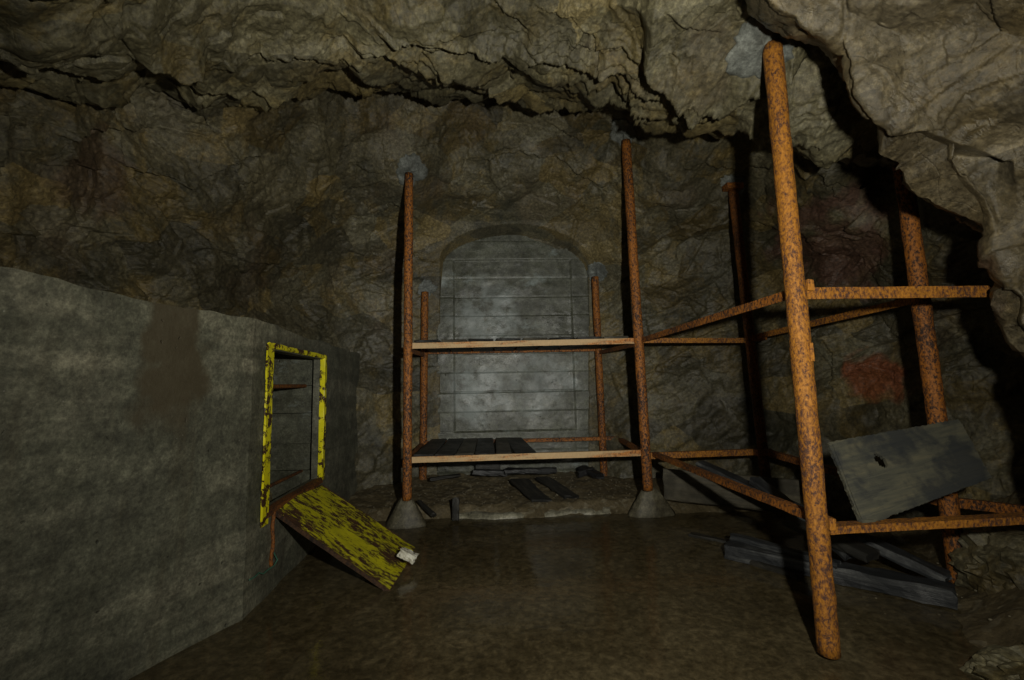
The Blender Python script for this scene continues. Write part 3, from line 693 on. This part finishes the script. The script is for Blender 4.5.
def rail(p0, p1, mat, side, face=.05, flange=.042, th=.006, top=True, label=None):
    # angle iron: an upright leg facing the viewer and a flat leg along its top edge
    L_ = p1-p0; ln_ = L_.length; x = L_.normalized(); zup = (Vector((0, 0, 1))-x*x.z).normalized(); y = side-x*side.dot(x); y = (y-zup*y.dot(zup)).normalized()
    pr = [(0, 0), (flange, 0), (flange, -th), (th, -th), (th, -face), (0, -face)] if top else [(0, 0), (th, 0), (th, face-th), (flange, face-th), (flange, face), (0, face)][::-1]
    bm = bmesh.new(); seg = 30; rr = []
    for i in range(seg+1):
        nzv = [rnd.uniform(-.0009, .0009) for _ in pr]
        rr.append([bm.verts.new(Vector((ln_*i/seg, a+n1, b_+n1))) for (a, b_), n1 in zip(pr, nzv)])
    m = len(pr)
    for i in range(seg):
        for k in range(m): bm.faces.new((rr[i][k], rr[i+1][k], rr[i+1][(k+1) % m], rr[i][(k+1) % m]))
    bm.faces.new(rr[0]); bm.faces.new(rr[-1][::-1])
    o = from_bm('rail', bm, mat, fr)
    o.matrix_world = Matrix(((x.x, y.x, zup.x, p0.x), (x.y, y.y, zup.y, p0.y), (x.z, y.z, zup.z, p0.z), (0, 0, 0, 1)))
    o.matrix_parent_inverse = Matrix.Identity(4)
    if label: o['label'] = label
    return o
def zat(px_, py_, Y): return at(px_, py_, Y).z
ZA = zat(412, 343, YB); ZB2 = zat(634, 337, YB); ZLa = zat(412, 457, YB); ZLb = zat(645, 451, YB)
bk = Vector((0, 1, 0)); rt = Vector((1, 0, 0))
def fp(key, px_, py_, Y, dY=-.055): return at(px_, py_, Y+dY)
rail(fp('A', 411, 343, YB, .0), fp('B', 635, 338, YB, 0), M['rust_pale'], bk, .048, label='rail faced with pale flaking paint')
rail(fp('A', 411, 457, YB, .0), fp('B', 644, 450, YB, 0), M['rust_pale'], bk, .048, label='rail faced with pale flaking paint')
rail(at(425, 350, YC), at(598, 347, YC), M['rust'], -bk, .045)
rail(at(424, 441, YC-.02), at(620, 436, YC-.02), M['rust'], -bk, .04)
rail(at(412, 349, YB), at(425, 353, YC), M['rust'], -rt, .04)
rail(at(411, 459, YB), at(424, 443, YC), M['rust'], -rt, .04)
rail(at(634, 342, YB), at(598, 351, YC), M['rust_dark'], rt, .04)
rail(at(644, 452, YB), at(617, 437, YC), M['rust'], rt, .04)
rail(at(640, 338, YB), at(752, 338, YB), M['rust_orange'], bk, .042)
rail(at(648, 453, YB), at(760, 449, YB), M['rust_orange'], bk, .05)
ZU = zat(803, 288.5, YE); 
rail(at(806, 287.5, YE-.01), at(1000, 285.5, YE-.01), M['rust_orange'], bk, .050)
rail(at(830, 527, YE-.01), at(1060, 515, YE-.01), M['rust_orange'], bk, .030, .06)
rail(at(640, 338, YB), at(790, 289, YE+.03), M['rust'], rt, .042)
rail(at(652, 452, YB), at(812, 514, YE+.03), M['rust'], rt, .035)
rail(at(752, 335, YB), at(925, 293, YF), M['rust_orange'], rt, .045)
rail(at(760, 448, YB), at(950, 500, YF), M['rust_dark'], rt, .05)
rail(at(945, 497, YF+.02), at(1075, 512, YF-.1), M['rust'], bk, .05)
# welded lugs on the near post and the flared head of the far one
def lug(p, sx1, sy1, sz, mat):
    bm = bmesh.new(); bmesh.ops.create_cube(bm, size=1); 
    for v in bm.verts: v.co = Vector((v.co.x*sx1, v.co.y*sy1, v.co.z*sz))+Vector((rnd.uniform(-1, 1), 0, rnd.uniform(-1, 1)))*.003
    o = from_bm('weld_lug', bm, mat, fr); o.location = p; m_ = o.modifiers.new('b', 'BEVEL'); m_.width = .002
lug(at(807, 286, YE-.0), .028, .05, .05, M['rust_orange']); lug(at(829, 523, YE-.0), .022, .05, .045, M['rust_orange']); lug(at(810, 352, YE-.03), .012, .03, .08, M['rust_orange'])
lug(at(733, 187, YB-.02), .15, .09, .05, M['rust']); lug(at(762, 452, YB-.02), .13, .1, .05, M['rust_dark']); lug(at(757, 338, YB-.01), .12, .1, .05, M['rust'])
# ================================================================== mortar patches on the rock and footings
def patch(cx_, cy_, rx, ry, ang, label, seed, thick=.018):
    rg = random.Random(seed); bm = bmesh.new(); NA, NRr = 40, 9; ring = []
    rad = [1+.28*float(vnoise(np.array([[math.cos(2*math.pi*k/NA)*1.5, math.sin(2*math.pi*k/NA)*1.5, seed]]), 3)[0])+.10*rg.uniform(-1, 1) for k in range(NA)]
    base = hit(cx_, cy_); top = []; bot = []
    for i in range(1, NRr+1):
        for k in range(NA):
            a = 2*math.pi*k/NA; f = i/NRr*rad[k]; dx_ = rx*f*math.cos(a); dy_ = ry*f*math.sin(a)
            X_ = cx_+dx_*math.cos(ang)-dy_*math.sin(ang); Y_ = cy_+dx_*math.sin(ang)+dy_*math.cos(ang)
            h = hit(X_, Y_); dist = min(h[1], base[1]*1.06) if h else base[1]
            dist = max(dist, base[1]*.94); e = thick*(1-(i/NRr)**3)+.002*rg.uniform(-1, 1)
            top.append(CAM+h[2]*(dist-e-.006)); bot.append(CAM+h[2]*(dist+.03))
    tv = [bm.verts.new(p) for p in top]; bv2 = [bm.verts.new(p) for p in bot]; c1 = bm.verts.new(CAM+base[2]*(base[1]-thick-.006)); c2 = bm.verts.new(CAM+base[2]*(base[1]+.03))
    for q in (0, 1):
        V = (tv, bv2)[q]; c_ = (c1, c2)[q]
        for k in range(NA):
            bm.faces.new((c_, V[k], V[(k+1) % NA]))
            for i in range(NRr-1): bm.faces.new((V[i*NA+k], V[(i+1)*NA+k], V[(i+1)*NA+(k+1) % NA], V[i*NA+(k+1) % NA]))
    b0 = (NRr-1)*NA
    for k in range(NA): bm.faces.new((tv[b0+k], bv2[b0+k], bv2[b0+(k+1) % NA], tv[b0+(k+1) % NA]))
    cen_ = c1.co.copy(); bm.transform(Matrix.Translation(-cen_))
    o = from_bm('mortar_patch', bm, M['mortar'], None, True); o.location = cen_; tag(o, label, 'mortar patch', 'mortar patches at the post heads')
patch(764, 45, 38, 30, -.6, 'large grey mortar patch on the roof round the head of the thick near post', 3, .03)
patch(411, 171, 14, 17, .1, 'pale grey mortar patch on the rock at the top of the tall left post', 5)
patch(624, 134, 12, 15, -.2, 'grey mortar patch on the rock at the top of the tall middle post', 9)
patch(733, 184, 13, 9, .2, 'small dark mortar patch behind the flared head of the slim right post', 12)
patch(426, 288, 9, 9, 0, 'small mortar patch above the short rear left post beside the recess', 15, .012)
patch(597, 272, 11, 9, .3, 'small mortar patch above the short rear right post beside the recess', 18, .012)
def footing(px_, py_, Y, rx, ry, h, label, zb=-.06):
    rnd = random.Random(int(px_)); ph = rnd.uniform(0, 6)
    c_ = at(px_, py_, Y); bm = bmesh.new(); NA = 36; rows = []
    prf = [(1.0, 0), (.90, .30), (.72, .52), (.52, .72), (.34, .92), (.18, 1.0)]
    for f, hh in prf:
        rows.append([bm.verts.new(Vector((c_.x+rx*f*math.cos(2*math.pi*k/NA)*(1+.13*math.sin(3*k*.174+ph)+.08*math.sin(5*k*.174+2*ph)+.05*rnd.uniform(-1, 1)), c_.y+ry*f*math.sin(2*math.pi*k/NA)*(1+.06*rnd.uniform(-1, 1)), zb+(h-zb)*hh+.010*rnd.uniform(-1, 1)))) for k in range(NA)])
    tp = bm.verts.new((c_.x, c_.y, h))
    for i in range(len(rows)-1):
        for k in range(NA): bm.faces.new((rows[i][k], rows[i][(k+1) % NA], rows[i+1][(k+1) % NA], rows[i+1][k]))
    for k in range(NA): bm.faces.new((rows[-1][k], rows[-1][(k+1) % NA], tp))
    bm.faces.new(rows[0][::-1]); bm.transform(Matrix.Translation((-c_.x, -c_.y, 0)))
    o = from_bm('concrete_footing', bm, M['curb'], None, True); o.location = (c_.x, c_.y, 0); tag(o, label, 'footing', 'footings of the rack posts')
za = posts['A'][0].z; zb_ = posts['B'][0].z
print('post foot z', {k: (round(v[0].z, 3), round(v[1].z, 3), round(v[0].x, 2), round(v[0].y, 2)) for k, v in posts.items()})
footing(406, 500, YB+.04, .17, .11, za+.01, 'rounded concrete footing under the tall left post at the waterside')
footing(649, 492, YB+.10, .20, .10, zb_-.0, 'broad concrete footing under the tall middle post at the end of the curb')
# ================================================================== timbers and planks
def timber(name, p0, p1, wdt, hgt, mat, label=None, cat='plank', group=None, up=Vector((0, 0, 1)), seed=0, bend=.0, parent=None, rough=.004, p_in=None, skew=0):
    L_ = p1-p0; ln_ = L_.length; x = L_.normalized(); z = (up-x*up.dot(x)).normalized(); y = z.cross(x)
    rg = random.Random(seed); ns = max(6, int(ln_/.04)); ny_, nz_ = 4, 3; bm = bmesh.new(); rings = []
    per = [(-.5+i/ny_, -.5) for i in range(ny_)]+[(.5, -.5+i/nz_) for i in range(nz_)]+[(.5-i/ny_, .5) for i in range(ny_)]+[(-.5, .5-i/nz_) for i in range(nz_)]
    pn = np.array([[i*.35+seed*3.7, a*3, b_*3] for i in range(ns+1) for a, b_ in per]); nz2 = fbm(pn, seed, 3); nr = len(per)
    for i in range(ns+1):
        t_ = i/ns; row = []
        for k, (a, b_) in enumerate(per):
            cr = .94 if abs(a) == .5 and abs(b_) == .5 else 1
            q = nz2[i*nr+k]*rough
            ex = (rg.uniform(-.012, .012) + skew*a*wdt) if i in (0, ns) else 0
            row.append(bm.verts.new((ln_*(t_-.5)+ex, a*wdt*cr+q, b_*hgt*cr+q+bend*math.sin(math.pi*t_))))
        rings.append(row)
    for i in range(ns):
        for k in range(nr): bm.faces.new((rings[i][k], rings[i+1][k], rings[i+1][(k+1) % nr], rings[i][(k+1) % nr]))
    bm.faces.new(rings[0]); bm.faces.new(rings[-1][::-1])
    o = from_bm(name, bm, mat, parent); c_ = (p0+p1)/2
    o.matrix_world = Matrix(((x.x, y.x, z.x, c_.x), (x.y, y.y, z.y, c_.y), (x.z, y.z, z.z, c_.z), (0, 0, 0, 1)))
    if label: tag(o, label, cat, group)
    return o
# shelf planks: laid from the front rail to the back rail
def shelf(pyf, pyb, spans, zoff, words, group, mat):
    for n_i, (xa, xb, mt, sh) in enumerate(spans):
        f0 = at((xa+xb)/2, pyf-.02*((xa+xb)/2-412), YB+.03); zf = f0.z+zoff
        p0 = Vector((f0.x, YB+.012, zf)); p1 = Vector((f0.x+sh, YC+.03, zf+.0)); wdt = (xb-xa)/455*YB
        timber('plank', p0, p1, wdt*.97, .022, M[mt], words[n_i], 'plank', group, seed=n_i+int(pyf), rough=.0025)
W6 = ['leftmost dark plank on the lower shelf of the rack', 'second dark plank from the left on the lower shelf', 'third dark plank from the left on the lower shelf', 'fourth plank from the left on the lower shelf, light scrape on it',
      'fifth dark plank from the left on the lower shelf, beside a gap', 'rightmost dark plank on the lower shelf beside its empty half']
shelf(457, 441, [(414, 434, 'wood_dark', .0), (435, 455, 'wood_dark', .01), (456, 474, 'wood_brown', 0), (475, 495, 'wood_dark', -.01), (496, 512, 'wood_brown', .01), (515, 537, 'wood_dark', -.05)], .012, W6, 'planks on the lower shelf', None)
W8 = ['leftmost plank on the upper shelf, seen from below', 'second plank from the left on the upper shelf, seen from below', 'third plank from the left on the upper shelf, seen from below', 'fourth plank from the left on the upper shelf, seen from below',
      'fourth plank from the right on the upper shelf, seen from below', 'third plank from the right on the upper shelf, seen from below', 'second plank from the right on the upper shelf, seen from below', 'rightmost plank on the upper shelf, nearest the tall middle post']
shelf(343, 349, [(414+27*k, 440+27*k, ('wood_dark', 'wood_brown')[k % 3 == 1], .0) for k in range(8)], .012, W8, 'planks on the upper shelf', None)
# big leaning board with a knot hole
corner = [at(827, 443, 2.06), at(957, 420, 2.12), at(991, 478, 1.98)]
_n = (corner[1]-corner[0]).cross(corner[2]-corner[0]); _d = ray(862, 527); corner.append(CAM+_d*((corner[0]-CAM).dot(_n)/_d.dot(_n)))
print('board', corner)
ex = ((corner[1]-corner[0])+(corner[2]-corner[3])); ex.normalize(); ey = ((corner[0]-corner[3])+(corner[1]-corner[2])); ey.normalize(); ez = ex.cross(ey).normalized(); ey = ez.cross(ex)
bc = sum(corner, Vector())/4
loc2 = [Vector(((c_-bc).dot(ex), (c_-bc).dot(ey))) for c_ in corner]
bm = bmesh.new(); NX, NY = 80, 50; gv = {}
kc_ = (-.13, .045)
for sd, zo in ((0, .008), (1, -.008)):
    for i in range(NX+1):
        for j in range(NY+1):
            u, v_ = i/NX, 1-j/NY
            p = loc2[0]*(1-u)*v_+loc2[1]*u*v_+loc2[2]*u*(1-v_)+loc2[3]*(1-u)*(1-v_)
            edge = i in (0, NX) or j in (0, NY)
            q = p+Vector((rnd.uniform(-1, 1), rnd.uniform(-1, 1)))*(.003 if edge else .0)
            gv[sd, i, j] = bm.verts.new((q.x, q.y, zo+.004*math.sin(q.y*20)*.5))
hole = set()
for i in range(NX):
    for j in range(NY):
        c_ = (gv[0, i, j].co+gv[0, i+1, j+1].co)/2
        if ((c_.x-kc_[0])/.024)**2+((c_.y-kc_[1])/.034)**2 < 1: hole.add((i, j))
for i in range(NX):
    for j in range(NY):
        if (i, j) in hole: continue
        bm.faces.new((gv[0, i, j], gv[0, i+1, j], gv[0, i+1, j+1], gv[0, i, j+1])); bm.faces.new((gv[1, i, j], gv[1, i, j+1], gv[1, i+1, j+1], gv[1, i+1, j]))
iv = {v: k for k, v in gv.items()}
for e in [e for e in bm.edges if len(e.link_faces) == 1]:
    a, b_ = e.verts
    if iv[a][0] == 0: bm.faces.new((a, b_, gv[(1,)+iv[b_][1:]], gv[(1,)+iv[a][1:]]))
for v in [v for v in bm.verts if not v.link_faces]: bm.verts.remove(v)
o = from_bm('board', bm, M['wood_board']); o.matrix_world = Matrix(((ex.x, ey.x, ez.x, bc.x), (ex.y, ey.y, ez.y, bc.y), (ex.z, ey.z, ez.z, bc.z), (0, 0, 0, 1)))
tag(o, 'wide weathered grey board with a knot hole tilted against the low right rail', 'board')
# batten nailed along the left end of the board
bm = bmesh.new(); a = loc2[0]; b_ = loc2[3]; beam(bm, Vector((a.x+.035, a.y-.02, .010)), Vector((b_.x+.035, b_.y+.02, .010)), .05, .006, Vector((1, 0, 0)), 10)
bt = from_bm('batten', bm, M['wood_board'], o)
def G_(px_, py_, z): return atz(px_, py_, z)
tg = 'loose timbers lying in the water at the right'
a = G_(728, 549, .045); b_ = G_(955, 596, .05); timber('timber', a, b_, .13, .09, M['wood_grey'], 'long squared grey timber lying in the water behind the thick near post', 'timber', tg, seed=3, rough=.006)
a = G_(742, 560, .0); b_ = G_(800, 580, -.01); timber('timber', a, b_, .07, .07, M['wood_dark'], 'short dark timber stub under the left end of the long grey timber', 'timber', tg, seed=4)
a = at(735, 546, a.y+.14); b2 = G_(838, 566, .09); timber('timber', G_(732, 537, .10), b2, .06, .05, M['wood_grey'], 'narrow grey timber lying on the left end of the long squared timber', 'timber', tg, seed=6)
timber('timber', at(700, 464, 3.45), at(948, 579, 2.30), .10, .05, M['wood_grey'], 'grey timber slanting down through the rack to the foot of the far right post', 'timber', tg, seed=8)
timber('timber', at(755, 480, 3.1), at(852, 556, 2.45), .09, .045, M['wood_grey'], 'shorter grey timber leaning across the slanting one behind the near post', 'timber', tg, seed=9)
timber('timber', at(790, 520, 2.75), at(872, 556, 2.35), .12, .05, M['wood_dark'], 'dark broken timber under the tilted weathered board', 'timber', tg, seed=10)
timber('plank', at(664, 484, 3.95), at(800, 497, 3.55), .028, .26, M['wood_brown'], 'brown plank standing on edge behind the low rail right of the middle post', 'plank', None, seed=11)
timber('plank', G_(690, 535, .005), G_(742, 545, .0), .05, .03, M['wood_dark'], 'sunken dark stick in the water left of the long grey timber', 'stick', None, seed=12)
# debris on the silt bank
dg_ = 'dark scraps of wood on the silt bank'
def bankz(x, y): return gz(x, y)
def scrap(xa, ya, xb, yb, Y1, Y2, wdt, hgt, mat, label, seed, lift=.01, up=Vector((0, 0, 1))):
    p0 = at(xa, ya, Y1); p1 = at(xb, yb, Y2); m_ = hgt/2
    return timber('wood_scrap', p0, p1, wdt, hgt, M[mat], label, 'wood scrap', dg_, up=up, seed=seed, rough=.007, skew=.3)
scrap(475, 472, 508, 473, 4.78, 4.75, .09, .05, 'wood_black', 'charred black board lying below the middle of the lower shelf', 21)
scrap(505, 471, 556, 470, 4.72, 4.8, .12, .045, 'wood_black', 'long black board lying end to end right of the charred one', 22)
scrap(477, 466, 500, 464, 4.85, 4.88, .03, .14, 'wood_dark', 'dark board fragment standing on edge above the charred board', 23)
scrap(519, 480, 542, 501, 4.55, 4.12, .17, .03, 'wood_dark', 'left one of two wide dark planks sliding down the bank', 24)
scrap(543, 478, 572, 497, 4.6, 4.2, .14, .03, 'wood_dark', 'right one of two wide dark planks sliding down the bank', 25)
scrap(430, 479, 460, 475, 4.6, 4.75, .05, .025, 'wood_dark', 'thin dark stick on the bank below the left end of the lower shelf', 26)
scrap(456, 520, 456, 499, 3.92, 3.93, .07, .05, 'wood_dark', 'short dark wooden stump standing at the water edge right of the left footing', 27, up=Vector((1, 0, 0)))
scrap(420, 502, 434, 515, 4.05, 3.9, .04, .03, 'wood_dark', 'thin dark stick beside the left footing', 28)
scrap(578, 474, 594, 470, 4.7, 4.75, .07, .06, 'wood_black', 'black wood lump left of the short rear right post', 29)
scrap(582, 468, 600, 476, 4.8, 4.6, .09, .05, 'wood_black', 'flat black chip at the foot of the short rear right post', 30)
# ================================================================== stones
def stone(c_, r, seed, mat, sq=(1, .8, .6)):
    bm = bmesh.new(); bmesh.ops.create_icosphere(bm, subdivisions=5, radius=1)
    V = np.array([v.co[:] for v in bm.verts]); f = facet(V*1.5+seed*5.1, seed, 1.0)*.16+facet(V*4+seed, seed+3, 1)*.05+fbm(V*6, seed, 3)*.02
    for v, k in zip(bm.verts, f): v.co = Vector((v.co.x*sq[0], v.co.y*sq[1], v.co.z*sq[2]))*r*(1+k)
    o = from_bm('boulder', bm, mat); o.location = c_; return o
c_ = atz(1050, 690, .02); o = stone(c_+Vector((.07, 0, -.02)), .22, 3, M['rock_ceil'], (1.2, .9, .55)); tag(o, 'rough grey boulder in the near right corner of the floor', 'boulder')
c_ = at(1030, 585, 2.15); o = stone(c_, .26, 6, M['rock'], (.9, 1, .8)); tag(o, 'dark rock jutting from the rubble slope below the right wall', 'boulder')
# pebbles scattered in the silt
bm = bmesh.new()
for k in range(900):
    if k < 350: x, y = rnd.uniform(-1.1, 1.4), rnd.uniform(4.0, 4.9)
    else: x, y = rnd.uniform(-.6, 2.6), rnd.uniform(1.2, 3.9)
    r = rnd.uniform(.004, .011)*(1.6 if x > 2.2 else 1); m4 = Matrix.Translation((x, y, gz(x, y)+r*.25)) @ Matrix.Rotation(rnd.uniform(0, 6), 4, 'Z') @ Matrix.Diagonal((r, r*.8, r*.55, 1))
    bmesh.ops.create_icosphere(bm, subdivisions=1, radius=1, matrix=m4)
t = NT('gravel'); M['gravel'] = t.fin(t.ramp(t.noise(t.co(), 7, 4), [(.35, (.06, .05, .03)), (.65, (.19, .165, .11))]), .6)
o = from_bm('gravel', bm, M['gravel'], None, True); tag(o, 'small stones scattered over the silt and in the shallow water', 'gravel', kind='stuff')
